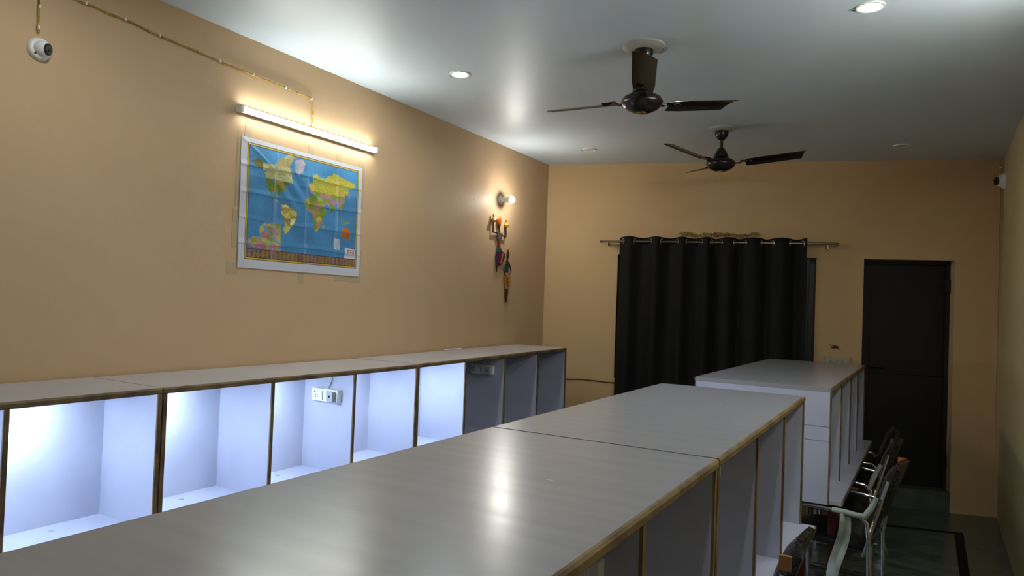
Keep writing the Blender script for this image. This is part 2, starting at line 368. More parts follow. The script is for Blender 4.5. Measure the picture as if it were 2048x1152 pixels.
# ------------------------------------------------------------------ ceiling fans
def blade_mesh(r0, r1, wd, pitch, dih):
    """pressed blade, local +x outward, cambered, tip cut at a slant"""
    m = MB(); nu, nv = 8, 4; vs = []
    for i in range(nu + 1):
        for j in range(nv + 1):
            v = j / nv - .5; u = i / nu
            x = r0 + (r1 - r0) * u - (.032 * (v + .5) * u)
            wl = wd * (0.86 + .14 * min(1, u * 4))
            y = v * wl; zc = .010 * (1 - 4 * v * v)
            z = zc + y * math.tan(pitch) + dih * u
            vs.append((x, y, z))
    n = len(vs); th = .0022
    vs += [(x, y, z - th) for x, y, z in vs]; fs = []
    q = lambda i, j: i * (nv + 1) + j
    for i in range(nu):
        for j in range(nv):
            fs.append((q(i, j), q(i + 1, j), q(i + 1, j + 1), q(i, j + 1))); fs.append((n + q(i, j + 1), n + q(i + 1, j + 1), n + q(i + 1, j), n + q(i, j)))
    bd = [q(i, 0) for i in range(nu + 1)] + [q(nu, j) for j in range(1, nv + 1)] + [q(i, nv) for i in range(nu - 1, -1, -1)] + [q(0, j) for j in range(nv - 1, 0, -1)]
    for k in range(len(bd)):
        a, b = bd[k], bd[(k + 1) % len(bd)]; fs.append((b, a, n + a, n + b))
    return m.add(vs, fs)
def fan(label, x, y, zb, ang, tilt, rosette_r, wires):
    t = thing('ceiling_fan', label, 'ceiling fan', (x, y, H), (0, 0, 0), 'ceiling fans')
    MB().lathe([(rosette_r, 0), (rosette_r, -.008), (rosette_r * .8, -.020), (rosette_r * .55, -.024)], n=28).build('ceiling_rose', 'rose', t, True)
    MB().lathe([(.050, -.022), (.052, -.040), (.046, -.065), (.028, -.088), (.014, -.095)], n=24).build('upper_canopy', 'fan', t, True)
    zr = zb - H
    MB().tube([(0, 0, -.09), (0, 0, zr + .06)], .0125, 12).build('down_rod', 'fan', t, True)
    MB().lathe([(.016, zr + .125), (.024, zr + .120), (.040, zr + .095), (.055, zr + .062), (.056, zr + .05), (.03, zr + .045)], n=24).build('lower_canopy', 'fan', t, True)
    mo = MB().lathe([(.030, zr + .042), (.075, zr + .036), (.104, zr + .020), (.112, zr), (.108, zr - .016), (.085, zr - .040), (.045, zr - .058), (.02, zr - .062)], n=32).build('motor_housing', 'fan', t, True)
    MB().lathe([(.112, zr + .003), (.1135, zr), (.112, zr - .003)], n=32).build('trim_ring', 'fan', mo, True)
    MB().lathe([(.026, zr - .058), (.026, zr - .063), (.012, zr - .067), (.003, zr - .067)], n=16).build('badge', 'gold', mo, True)
    for a in ang:
        R = Matrix.Rotation(math.radians(a), 4, 'Z')
        tz = tilt[0] * math.cos(math.radians(a)) + tilt[1] * math.sin(math.radians(a))
        b = blade_mesh(.185, .616, .118, math.radians(-15), .042 + tz).xf(Matrix.Translation((0, 0, zr + .004)) @ R).build('blade', 'fan', t, True)
        br = MB().box(.095, .15, -.018, .018, zr - .002, zr + .003).box(.15, .235, -.032, .032, zr + .012, zr + .016)
        br.prism([(.14, -.018, zr - .002), (.155, -.018, zr + .012), (.155, -.018, zr + .016), (.14, -.018, zr + .003)], (0, .036, 0))
        br.xf(R).build('blade_bracket', 'fan', b)
        sc = MB()
        for sx, sy in ((.20, -.018), (.20, .018), (.225, 0)): sc.lathe([(.005, zr + .008), (.005, zr + .0105)], (sx, sy, 0), 8)
        sc.xf(R).build('screw', 'steel', b)
    if wires:
        pts = [(.05 + .055 * math.cos(k * .7) + .02 * (k / 14), .03 + .05 * math.sin(k * .7), -.010 - .006 * (k % 3)) for k in range(15)]
        MB().tube(pts, .0028, 6).build('spare_wire', 'grey_pl', t, True)
    return t
fan('dark brown ceiling fan nearer the camera, blade pointing at the viewer', -1.305, 3.616, 2.822, (-69.6, 174.5, 53.2), (0.025, 0.015), .115, True)
fan('dark brown ceiling fan in front of the curtained wall', -1.327, 5.515, 2.852, (7, -113, 127), (0.0, 0.0), .10, False)

# ------------------------------------------------------------------ ceiling downlights
def downlight(x, y, lit, label):
    t = thing('ceiling_downlight', label, 'downlight', (x, y, H), (0, 0, 0), 'round ceiling downlights')
    MB().lathe([(.046, .0), (.046, -.004), (.052, -.007), (.062, -.006), (.064, -.001), (.064, 0)], n=28).build('bezel', 'white_pl', t, True)
    MB().lathe([(.045, -.0015), (.045, -.0050), (.02, -.0065)], n=28).build('lens', 'down' if lit else 'off_lens', t)
    MB().prism([(-.078, -.008, -.001), (-.064, -.008, -.001), (-.064, .008, -.001), (-.078, .008, -.001)], (0, 0, -.006)).build('spring_clip', 'steel', t)
    return t
downlight(-2.508, 3.600, True, 'lit round downlight on the ceiling near the left wall')
downlight(-0.199, 3.570, True, 'lit round downlight at the top right of the ceiling')
downlight(-2.592, 5.833, False, 'unlit round downlight on the ceiling above the wall bulb')
downlight(-0.109, 6.588, False, 'unlit round downlight on the ceiling above the door')
downlight(-2.45, 1.35, True, 'lit round downlight on the ceiling left of the camera')
downlight(-0.25, 1.35, True, 'lit round downlight on the ceiling above the camera')

# ------------------------------------------------------------------ left wall: batten light, bulb, cables, camera
def batten(label, loc, rz, glow):
    t = thing('batten_light', label, 'batten light', loc, (0, 0, rz))
    B(0, .026, -.557, .557, -.018, .018).build('housing', 'white_pl', t)
    MB().prism([(.026, -.548, -.016), (.040, -.548, -.012), (.044, -.548, 0), (.040, -.548, .012), (.026, -.548, .016)], (0, 1.096, 0)).build('diffuser', glow, t)
    for s in (-1, 1):
        MB().rbox(0, .045, s * .557 - .010, s * .557 + .010, -.020, .020, .004, 'y').build('end_cap', 'white_pl', t)
batten('long lit LED batten light on the left wall above the map', (XL, 3.11, 2.715), 0, 'tube')
RWY = 3.0
batten('lit LED batten light high on the right wall nearer than the fans', (BR.x + RDIR.x * (BR.y - RWY) - .001, RWY, 2.715), math.pi - .027, 'tube_r')

t = thing('wall_bulb', 'bare lit bulb in an angled holder on the left wall above the metal figures', 'bulb', (XL, 5.408, 2.63))
MB().lathe([(.040, 0), (.040, .006), (.034, .012), (.024, .016)], n=24, ax='x').build('wall_plate', 'white_pl', t, True)
MB().lathe([(.022, .014), (.023, .045), (.019, .050), (.018, .060)], n=20, ax='x').build('holder', 'white_pl', t, True)
MB().lathe([(.016, .058), (.024, .070), (.0325, .100), (.0325, .110), (.031, .110)], n=20, ax='x').build('bulb_base', 'white_pl', t, True)
MB().lathe([(.031, .109), (.031, .118), (.027, .132), (.016, .143), (.003, .147)], n=20, ax='x').build('globe', 'bulb', t, True)

def cable(name, label, pts, r, m, parent_mesh=None, clips=(), clip_m='white_pl', seg=6, cat='cable', wob=0.003):
    t = thing(name, label, cat, (0, 0, 0))
    P = []
    for i in range(len(pts) - 1):
        a, b = Vector(pts[i]), Vector(pts[i + 1])
        for k in range(seg): P.append(a.lerp(b, k / seg) + Vector((0, random.uniform(-wob, wob), random.uniform(-wob, wob))))
    P.append(Vector(pts[-1]))
    for d in (-1, 1):
        Q = [p + Vector((0, d * r * .9 * math.cos(i * 1.1), d * r * .9 * math.sin(i * 1.1))) for i, p in enumerate(P)]
        MB().tube(Q, r, 6).build('wire', m, t, True)
    for c in clips:
        c = Vector(c); MB().rbox(c.x - .004, c.x + .007, c.y - .0035, c.y + .0035, c.z - .007, c.z + .007, .002, 'x').build('cable_clip', clip_m, t)
    return t
xw = XL + .006
cp = [(xw, 1.30, 2.99), (xw, 1.676, 2.973), (xw, 1.904, 2.968), (xw, 2.077, 2.953), (xw, 2.423, 2.937), (xw, 2.643, 2.931), (xw, 2.88, 2.925), (xw, 3.087, 2.921), (xw, 3.100, 2.85), (xw, 3.103, 2.737)]
cable('light_cable', 'yellowed twin cable clipped along the left wall down to the batten light', cp, .0034, 'wire_y',
      clips=[(xw, 1.72, 2.973), (xw, 1.90, 2.968), (xw, 2.077, 2.953), (xw, 2.423, 2.937), (xw, 2.643, 2.931), (xw, 2.88, 2.925), (xw, 3.085, 2.915), (xw, 3.101, 2.81), (xw, 3.103, 2.765)])
cable('camera_cable', 'yellowed cable running down the left wall to the dome camera', [(xw, 1.531, 3.12), (xw, 1.531, 2.93), (xw, 1.533, 2.772)], .0034, 'wire_y',
      clips=[(xw, 1.531, 2.885), (xw, 1.532, 2.795)])
def dome_camera(label, loc, rot, aim, size):
    t = thing('dome_camera', label, 'security camera', loc, rot, 'security cameras'); t.scale = (size,) * 3     # local +x away from the wall
    MB().lathe([(.056, 0), (.056, .006), (.053, .018), (.048, .024), (.040, .026)], n=28, ax='x').build('base', 'white_pl', t, True)
    Rm = Matrix.Translation((.022, 0, 0)) @ Vector((1, 0, 0)).rotation_difference(Vector(aim)).to_matrix().to_4x4()
    MB().lathe([(.012, -.036), (.030, -.024), (.038, -.004), (.038, .012), (.033, .030), (.027, .036)], n=24, ax='x').xf(Rm).build('turret', 'white_pl', t, True)
    MB().lathe([(.0295, .026), (.0295, .0375), (.024, .0395)], n=20, ax='x').xf(Rm).build('lens_window', 'black_pl', t, True)
    MB().lathe([(.009, .038), (.009, .0415), (.004, .0425)], n=12, ax='x').xf(Rm).build('lens', 'glass', t, True)
    MB().lathe([(.0045, .024), (.0045, .029)], (0, -.028, -.030), 8, 'x').build('screw', 'black_pl', t)
    return t
dome_camera('white dome security camera high on the left wall', (XL, 1.541, 2.705), (0, 0, 0), (.80, .45, -.08), .86)
rwx = BR.x + RDIR.x * .17
dome_camera('white turret security camera in the far right corner by the ceiling', (rwx - .002, BR.y - .17, 2.905), (0, 0, math.pi + .02), (.92, .42, -.05), 1.25)
# ------------------------------------------------------------------ world map
MAPZ0, MAPZ1, MAPY0, MAPY1 = 1.8385, 2.5735, 2.591, 3.575
def uv_of(px, py):
    # printed frame corners read off the sheet: inverse bilinear by iteration
    c = ((150, 272), (823, 460), (800, 1048), (118, 990)); u = v = .5
    for _ in range(12):
        x = (1 - v) * ((1 - u) * c[0][0] + u * c[1][0]) + v * ((1 - u) * c[3][0] + u * c[2][0])
        y = (1 - v) * ((1 - u) * c[0][1] + u * c[1][1]) + v * ((1 - u) * c[3][1] + u * c[2][1])
        xu = (1 - v) * (c[1][0] - c[0][0]) + v * (c[2][0] - c[3][0]); yu = (1 - v) * (c[1][1] - c[0][1]) + v * (c[2][1] - c[3][1])
        xv = (1 - u) * (c[3][0] - c[0][0]) + u * (c[2][0] - c[1][0]); yv = (1 - u) * (c[3][1] - c[0][1]) + u * (c[2][1] - c[1][1])
        dx, dy = px - x, py - y; dt = xu * yv - xv * yu
        u += (dx * yv - dy * xv) / dt; v += (dy * xu - dx * yu) / dt
    return u, v
LANDS = {
 'namer': [(165,385),(200,372),(240,400),(285,408),(320,372),(372,345),(402,362),(372,420),(388,480),(388,518),(352,540),(338,570),(318,580),(316,602),(292,572),(272,572),(288,612),(312,642),(300,644),(265,592),(246,540),(240,482),(225,440),(190,422)],
 'green': [(402,385),(450,375),(470,400),(455,440),(425,476),(406,450)],
 'samer': [(322,648),(360,660),(410,700),(412,732),(385,790),(360,822),(340,842),(328,822),(340,770),(325,722),(316,682)],
 'asia': [(490,552),(480,530),(510,520),(513,480),(535,463),(552,490),(580,498),(620,478),(650,466),(690,488),(730,508),(792,540),(787,562),(742,566),(747,592),(720,602),(725,642),(703,682),(692,705),(680,672),(660,652),(642,692),(630,702),(615,662),(600,652),(577,668),(555,642),(545,612),(520,592),(500,582)],
 'africa': [(463,622),(490,593),(530,608),(562,625),(577,680),(597,680),(582,722),(567,762),(545,802),(525,824),(513,790),(510,740),(500,702),(470,682),(453,652)],
 'madag': [(570,768),(580,782),(574,808),(564,792)],
 'austr': [(688,832),(720,793),(745,800),(762,840),(747,865),(737,887),(720,862),(700,862)],
 'indo1': [(676,732),(700,742),(702,760),(684,752)], 'indo2': [(715,758),(752,768),(750,780),(722,776)], 'japan': [(752,580),(762,600),(755,628),(748,610)],
}
PAL = {'namer': [(88,130,40),(150,150,70),(126,120,60),(176,176,112),(170,180,120)], 'green': [(176,170,182),(190,182,196)], 'samer': [(198,196,110),(170,150,70),(150,120,80),(214,206,140)],
 'asia': [(190,186,70),(206,190,80),(120,150,44),(176,150,160),(200,160,96),(132,160,60)], 'africa': [(140,150,60),(176,130,120),(196,170,100),(150,130,140),(150,140,70),(120,140,56)],
 'madag': [(110,160,80)], 'austr': [(186,112,54),(170,98,48)], 'indo1': [(120,140,70)], 'indo2': [(150,150,80)], 'japan': [(180,150,150)]}
def inside(poly, u, v):
    c = False; j = len(poly) - 1
    for i in range(len(poly)):
        (x1, y1), (x2, y2) = poly[i], poly[j]
        if (y1 > v) != (y2 > v) and u < (x2 - x1) * (v - y1) / (y2 - y1) + x1: c = not c
        j = i
    return c
LUV = {k: [uv_of(*p) for p in q] for k, q in LANDS.items()}
LBB = {k: (min(p[0] for p in q), max(p[0] for p in q), min(p[1] for p in q), max(p[1] for p in q)) for k, q in LUV.items()}
INSET = [uv_of(*p) for p in [(235,762),(318,772),(318,945),(255,938),(180,920),(128,905),(130,880),(165,850),(200,850),(200,795)]]
ICE = [uv_of(*p) for p in [(645,862),(687,868),(685,935),(642,928)]]
TITLE = [uv_of(*p) for p in [(722,918),(797,936),(796,998),(717,984)]]
def cells(u, v, pal, sc, salt):
    i0, j0 = math.floor(u * sc), math.floor(v * sc); best = 9; pick = 0
    for i in (i0 - 1, i0, i0 + 1):
        for j in (j0 - 1, j0, j0 + 1):
            h = math.sin(i * 127.1 + j * 311.7 + salt) * 43758.5453; h -= math.floor(h)
            g = math.sin(i * 269.5 + j * 183.3 + salt) * 24634.6345; g -= math.floor(g)
            d = (u * sc - i - h) ** 2 + (v * sc - j - g) ** 2
            if d < best: best = d; pick = int(h * 977 + g * 31)
    return pal[pick % len(pal)]
def map_colour(U, V):
    """U, V over the whole sheet (0..1, V down)"""
    mu0, mu1, mv0, mv1 = .045, .968, .035, .930
    u, v = (U - mu0) / (mu1 - mu0), (V - mv0) / (mv1 - mv0)
    if not (0 <= u <= 1 and 0 <= v <= 1): return (206, 206, 216)
    e = min(u * 1.30, (1 - u) * 1.30, v, 1 - v)
    if e < .006: return (52, 34, 30)
    if e < .016: return (214, 178, 66)
    if e < .020: return (52, 34, 30)
    if v > .905:
        k = u * 29; f = k - math.floor(k); q = (v - .905) / .095
        if q < .05: return (84, 40, 40)
        return (150, 140, 40) if f < .28 else (cells(u, v, [(128, 88, 96), (150, 110, 84), (110, 80, 100), (140, 100, 110)], 60, 3))
    if inside(TITLE, u, v):
        return (214, 214, 218)
    wob = Vector((u * 26, v * 22, 0)); wu = u + .010 * noise.noise(wob); wv = v + .012 * noise.noise(wob + Vector((7, 3, 1)))
    if inside(INSET, u, v):
        if noise.noise(Vector((u * 22, v * 22, 4))) > -.22: return cells(wu, wv, [(190, 186, 96), (184, 120, 150), (140, 150, 80), (190, 150, 110), (160, 170, 110), (176, 110, 120)], 26, 9)
        return (120, 150, 196)
    if inside(ICE, u, v): return (196, 180, 176) if noise.noise(Vector((u * 40, v * 40, 2))) > -.1 else (150, 180, 206)
    for k, q in LUV.items():
        b = LBB[k]
        if b[0] - .01 < wu < b[1] + .01 and b[2] - .01 < wv < b[3] + .01 and inside(q, wu, wv):
            if k == 'namer' and noise.noise(Vector((u * 34, v * 30, 8))) > .34 and v < .3: break
            pal = PAL[k]
            if k == 'asia': pal = [(196, 188, 72), (206, 182, 84), (186, 186, 84)] if (v < .30 and u > .5) else [(186, 140, 150), (200, 160, 96), (132, 160, 60), (190, 176, 120), (178, 130, 160)] if u < .72 else [(120, 150, 40), (136, 156, 52), (176, 140, 150), (116, 140, 50)]
            if k == 'namer': pal = [(196, 192, 140), (176, 176, 112), (184, 170, 120)] if v < .27 and u > .12 else [(120, 112, 44), (104, 110, 40)] if v < .27 else [(92, 128, 40), (110, 120, 48), (140, 120, 60)] if v < .42 else [(170, 130, 110), (120, 130, 60)]
            c = cells(wu, wv, pal, 20, 5)
            s = 1 + .18 * noise.noise(Vector((u * 90, v * 80, 3)))
            return tuple(x * s for x in c)
    d = noise.noise(Vector((u * 6, v * 6, 9))) * .12 + noise.noise(Vector((u * 70, v * 120, 1))) * .10
    base = (74, 132, 180) if v > .28 else (84, 150, 200)
    return tuple(min(255, x * (1 + d)) for x in base)
MU, MV = 260, 196
creU = (.255, .505, .765); creV = (.20, .42, .62, .80)
vs, cols = [], []
for j in range(MV + 1):
    V = j / MV
    for i in range(MU + 1):
        U = i / MU
        off = .004 + .0035 * noise.noise(Vector((U * 5, V * 4, 2)))
        k = int(U * 3.999)
        for c in creV:                                       # horizontal folds stand out as low ridges that sag between the vertical ones
            dd = V - c - .006 * math.sin(U * math.pi * 2.2 + c * 9) - .008 * noise.noise(Vector((U * 3, c * 7, 0)))
            off += .0042 * (.55 + .45 * noise.noise(Vector((U * 4, c * 5, 3)))) * max(0, 1 - abs(dd) / (.035 if dd < 0 else .012))
        for c in creU: off += .004 * max(0, 1 - abs(U - c) / .012)
        a = (U - .36) * .8 + (V - .30) * -.6                 # slack diagonal creases
        off += .003 * math.sin(a * 60) * math.exp(-((U - .40) ** 2 + (V - .33) ** 2) / .02)
        off += .002 * math.exp(-((U - .12 + (V - .10) * -1.2) ** 2) / .0004) * math.exp(-((V - .12) ** 2) / .02)
        vs.append((XL + .002 + max(off, .001), MAPY0 + (MAPY1 - MAPY0) * U + .010 * (V - .5) * 2 * .5, MAPZ1 + (MAPZ0 - MAPZ1) * V))
        cols.append(map_colour(U, V))
fs = [(j * (MU + 1) + i, j * (MU + 1) + i + 1, (j + 1) * (MU + 1) + i + 1, (j + 1) * (MU + 1) + i) for j in range(MV) for i in range(MU)]
wm = thing('world_map', 'creased world map poster taped to the left wall under the batten light', 'map', (0, 0, 0))
me = bpy.data.meshes.new('map_sheet'); me.from_pydata(vs, [], fs); me.update()
at = me.color_attributes.new('print', 'FLOAT_COLOR', 'POINT')
at.data.foreach_set('color', [x for c in cols for x in srgb(*c)])
me.polygons.foreach_set('use_smooth', [True] * len(me.polygons))
mm = mat('printed_glossy_sheet', (1, 1, 1, 1), 0.32)
ca = N(mm, 'ShaderNodeVertexColor'); ca.layer_name = 'print'
L(mm, ca.outputs['Color'], mm.node_tree.nodes['Principled BSDF'].inputs['Base Color'])
me.materials.append(mm); sheet = bpy.data.objects.new('map_sheet', me); COL.objects.link(sheet); sheet.parent = wm
def wall_tape(y0, y1, z0, z1, lift=.0005):
    B(XL + lift, XL + lift + .0012, y0, y1, z0, z1).build('tape', 'tape', wm)
for a in ((2.610, 2.655, 2.560, 2.640), (3.085, 3.13, 2.565, 2.635), (3.33, 3.37, 2.56, 2.625), (3.535, 3.565, 2.555, 2.62), (2.565, 2.592, 2.18, 2.60), (2.555, 2.592, 1.95, 2.16),
          (2.53, 2.60, 1.80, 1.865), (3.05, 3.09, 1.77, 1.845), (3.36, 3.60, 1.80, 1.842), (3.575, 3.60, 1.84, 2.02), (3.572, 3.598, 2.30, 2.60)):
    wall_tape(*a)
# title lettering on the map: the Hindi word for world, in red, and lines of small print
def map_text(txt, u, v, size, col, name):
    cu = bpy.data.curves.new(name, 'FONT'); cu.body = txt; cu.size = size; cu.align_x = 'CENTER'; cu.align_y = 'CENTER'
    o = bpy.data.objects.new(name, cu); COL.objects.link(o)
    bpy.context.view_layer.update()
    me2 = bpy.data.meshes.new_from_object(o.evaluated_get(bpy.context.evaluated_depsgraph_get()))
    bpy.data.objects.remove(o); me2.materials.clear(); me2.materials.append(mat(name + '_ink', col, .5))
    q = bpy.data.objects.new(name, me2); COL.objects.link(q); q.parent = wm
    q.matrix_local = Matrix(((0, 0, 1, XL + .0195), (1, 0, 0, MAPY0 + (MAPY1 - MAPY0) * u + .004), (0, 1, 0, MAPZ1 + (MAPZ0 - MAPZ1) * v), (0, 0, 0, 1)))
    return q
_tu, _tv = uv_of(756, 950)
map_text('\u0938\u0902\u0938\u093e\u0930', .045 + .923 * _tu, .035 + .895 * _tv, .046, srgb(150, 20, 40), 'title_lettering')

# ------------------------------------------------------------------ painted metal figures on the left wall
def fig_mat(n, c, r=.4): M[n] = mat(n, c, r, .3)
fig_mat('fig_dark', srgb(58, 34, 24)); fig_mat('fig_red', srgb(150, 44, 30)); fig_mat('fig_teal', srgb(40, 84, 80)); fig_mat('fig_violet', srgb(84, 36, 84))
fig_mat('fig_gold', srgb(190, 140, 46)); fig_mat('fig_orange', srgb(206, 96, 36)); fig_mat('fig_grey', srgb(104, 90, 92))
FX = XL + .012
def flat(pts, d=.006, x=None): return MB().prism([(FX if x is None else x, y, z) for y, z in pts], (d, 0, 0))
def oval(cy, cz, ry, rz, d=.014, n=16): return MB().lathe([(.35, -.5), (.85, -.3), (1, 0), (.85, .3), (.35, .5)], n=n, ax='x').xf(Matrix.Translation((FX + d / 2, cy, cz)) @ Matrix.Diagonal((d, ry, rz, 1)))
t = thing('metal_wall_figure', 'painted metal dancer with raised arms holding pots on the left wall', 'wall figure', (0, 0, 0), group='painted metal figures on the wall')
oval(5.375, 2.435, .030, .042).build('head', 'fig_orange', t, True)
flat([(5.352, 2.425), (5.40, 2.415), (5.385, 2.375), (5.372, 2.355)], .008).build('face', 'fig_dark', t)
MB().tube([(FX + .004, 5.378, 2.37), (FX + .004, 5.380, 2.325)], .006).build('neck', 'fig_dark', t)
flat([(5.335, 2.335), (5.43, 2.328), (5.425, 2.28), (5.40, 2.255), (5.37, 2.255), (5.35, 2.29)], .010).build('bodice', 'fig_grey', t)
flat([(5.37, 2.255), (5.40, 2.255), (5.405, 2.19), (5.375, 2.185)], .010).build('waist', 'fig_red', t)
flat([(5.375, 2.20), (5.41, 2.195), (5.425, 2.165), (5.345, 2.15), (5.355, 2.18)], .012).build('sash', 'fig_teal', t)
flat([(5.345, 2.155), (5.43, 2.17), (5.50, 2.145), (5.49, 2.11), (5.42, 2.035), (5.39, 2.03), (5.345, 2.06)], .010).build('skirt', 'fig_violet', t)
for k in range(3):
    flat([(5.425 + .022 * k, 2.15), (5.435 + .022 * k, 2.15), (5.405 + .014 * k, 2.045 + .01 * k), (5.397 + .014 * k, 2.045 + .01 * k)], .004, FX + .010).build('skirt_pleat', 'fig_gold' if k % 2 else 'fig_red', t)
MB().tube([(FX + .005, 5.362, 2.07), (FX + .005, 5.360, 2.02), (FX + .005, 5.362, 1.975)], [.010, .007, .004]).build('leg', 'fig_dark', t)
for pts in ([(5.345, 2.325), (5.272, 2.322), (5.27, 2.42)], [(5.42, 2.315), (5.487, 2.295), (5.495, 2.40)]):
    MB().tube([(FX + .005, y, z) for y, z in pts], .007).build('arm', 'fig_dark', t)
for cy, cz in ((5.268, 2.432), (5.497, 2.412)):
    p = MB().lathe([(.004, -.026), (.020, -.018), (.024, 0), (.012, .020), (.005, .024), (.010, .045), (.003, .056)], (FX + .008, cy, cz), 12).build('pot', 'fig_gold', t, True)
t = thing('metal_wall_figure', 'painted metal figure with hands on hips, lower on the left wall', 'wall figure', (0, 0, 0), group='painted metal figures on the wall')
oval(5.548, 2.145, .020, .040).build('head', 'fig_dark', t, True)
oval(5.545, 2.192, .012, .016).build('hair_bun', 'fig_orange', t, True)
MB().tube([(FX + .004, 5.550, 2.11), (FX + .004, 5.550, 2.08)], .006).build('neck', 'fig_dark', t)
flat([(5.525, 2.085), (5.575, 2.08), (5.58, 2.045), (5.565, 2.03), (5.53, 2.035), (5.52, 2.055)], .010).build('shoulders', 'fig_dark', t)
flat([(5.525, 2.045), (5.575, 2.04), (5.565, 1.99), (5.553, 1.975), (5.53, 1.99)], .011).build('bodice', 'fig_teal', t)
flat([(5.53, 1.978), (5.565, 1.976), (5.59, 1.93), (5.585, 1.87), (5.565, 1.825), (5.535, 1.825), (5.515, 1.88), (5.51, 1.93)], .010).build('skirt', 'fig_gold', t)
for k in range(6): oval(5.53 + .02 * (k % 2) + .006 * (k // 2), 1.945 - .018 * k, .006, .006, .024, 8).build('skirt_dot', 'fig_red', t)
for s in (-1, 1):
    MB().tube([(FX + .005, 5.55 + s * .028, 2.065), (FX + .005, 5.55 + s * .070, 2.0), (FX + .005, 5.55 + s * .030, 1.955)], .0065).build('arm', 'fig_dark', t)
    MB().tube([(FX + .005, 5.548 + s * .016, 1.83), (FX + .005, 5.546 + s * .014, 1.76), (FX + .005, 5.543 + s * .005, 1.70)], [.008, .007, .005]).build('leg', 'fig_dark', t)

# ------------------------------------------------------------------ back wall things
# rod and two grommet curtains
t = thing('curtain_rod', 'bronze curtain rod on brackets above the window', 'curtain rod', BW_M @ Vector((0, 0, 0)), (0, 0, math.radians(15.177)))
FL = Matrix.Diagonal((1, -1, 1, 1))
def lp(s, off, z): return (s, -off, z)
RO = .09
MB().tube([lp(.585, RO, 2.344), lp(2.725, RO, 2.352)], .011, 14).build('rod', 'rod', t, True)
for s_, d in ((.585, -1), (2.725, 1)): MB().tube([lp(s_, RO, 2.345), lp(s_ + d * .012, RO, 2.345), lp(s_ + d * .02, RO, 2.345)], [.015, .017, .008], 14).build('finial', 'rod', t, True)
for s_ in (.640, 2.655):
    q = MB().tube([lp(s_, .002, 2.325), lp(s_, RO, 2.325)], .008, 10).build('bracket', 'rod', t, True)
    MB().lathe([(.018, -.004), (.018, -.0005)], lp(s_, 0, 2.325), 14, 'y').build('bracket_plate', 'rod', q)
    MB().tube([lp(s_, RO, 2.30), lp(s_, RO, 2.336)], .010, 10).build('bracket_cup', 'rod', q, True)
def curtain(label, s0, s1, rings, zbot, seed):
    t = thing('curtain', label, 'curtain', BW_M @ Vector((0, 0, 0)), (0, 0, math.radians(15.177)), 'black grommet curtains')
    random.seed(seed); nz = 36; ns = 150; m = MB(); zt = 2.392
    knots = [s0] + rings + [s1]
    def phase(s):
        for i in range(len(rings) - 1):
            if s <= rings[i + 1]:
                if s < rings[0]: return -0.5 * (rings[0] - s) / max(1e-3, rings[0] - s0) 
                return i + (s - rings[i]) / (rings[i + 1] - rings[i])
        return len(rings) - 1 + .5 * (s - rings[-1]) / max(1e-3, s1 - rings[-1])
    vs = []
    for j in range(nz + 1):
        z = zt + (zbot - zt) * j / nz; q = j / nz
        for i in range(ns + 1):
            s = s0 + (s1 - s0) * i / ns; ph = phase(s)
            amp = .034 + .012 * q
            o = RO + amp * math.sin(math.pi * ph) + .010 * q * noise.noise(Vector((s * 9, z * .7, seed)))
            o += .004 * noise.noise(Vector((s * 22, z * 2, seed + 3)))
            sp = s + (s - 1.67) * .012 * q + .006 * noise.noise(Vector((s * 5, z * 1.2, seed + 7))) * q * min(1, abs(s - 1.67) * 4)
            vs.append((sp, -max(o, .012), z + .006 * math.sin(math.pi * ph) * (1 if j == 0 else 0)))
    fs = [(j * (ns + 1) + i, j * (ns + 1) + i + 1, (j + 1) * (ns + 1) + i + 1, (j + 1) * (ns + 1) + i) for j in range(nz) for i in range(ns)]
    o = m.add(vs, fs).build('cloth', 'curtain', t, True)
    sol = o.modifiers.new('cloth thickness', 'SOLIDIFY'); sol.thickness = .002
    for k, s in enumerate(rings):
        sg = 1 if k % 2 == 0 else -1
        # ring stands in the sloping cloth where it passes the rod
        ang = math.radians(62) * sg
        r = MB(); n = 20; mrad, mi = .0275, .0055; rv = []
        for a in range(n):
            for b in range(8):
                A, Bq = 2 * math.pi * a / n, 2 * math.pi * b / 8; rr = mrad + mi * math.cos(Bq)
                rv.append((rr * math.cos(A), mi * .8 * math.sin(Bq), rr * math.sin(A)))
        r.add(rv, [(a * 8 + b, ((a + 1) % n) * 8 + b, ((a + 1) % n) * 8 + (b + 1) % 8, a * 8 + (b + 1) % 8) for a in range(n) for b in range(8)])
        r.xf(Matrix.Translation((s, -RO, 2.347)) @ Matrix.Rotation(-ang, 4, 'Z')).build('grommet', 'steel', t, True)
    return t
curtain('left black curtain with steel grommets covering the window', .758, 1.668, [.791, .912, 1.056, 1.166, 1.307, 1.405, 1.535, 1.630], .50, 3)
curtain('right black curtain with steel grommets covering the window, behind the far carrel', 1.672, 2.470, [1.713, 1.840, 1.930, 2.085, 2.173, 2.334, 2.434], .50, 11)
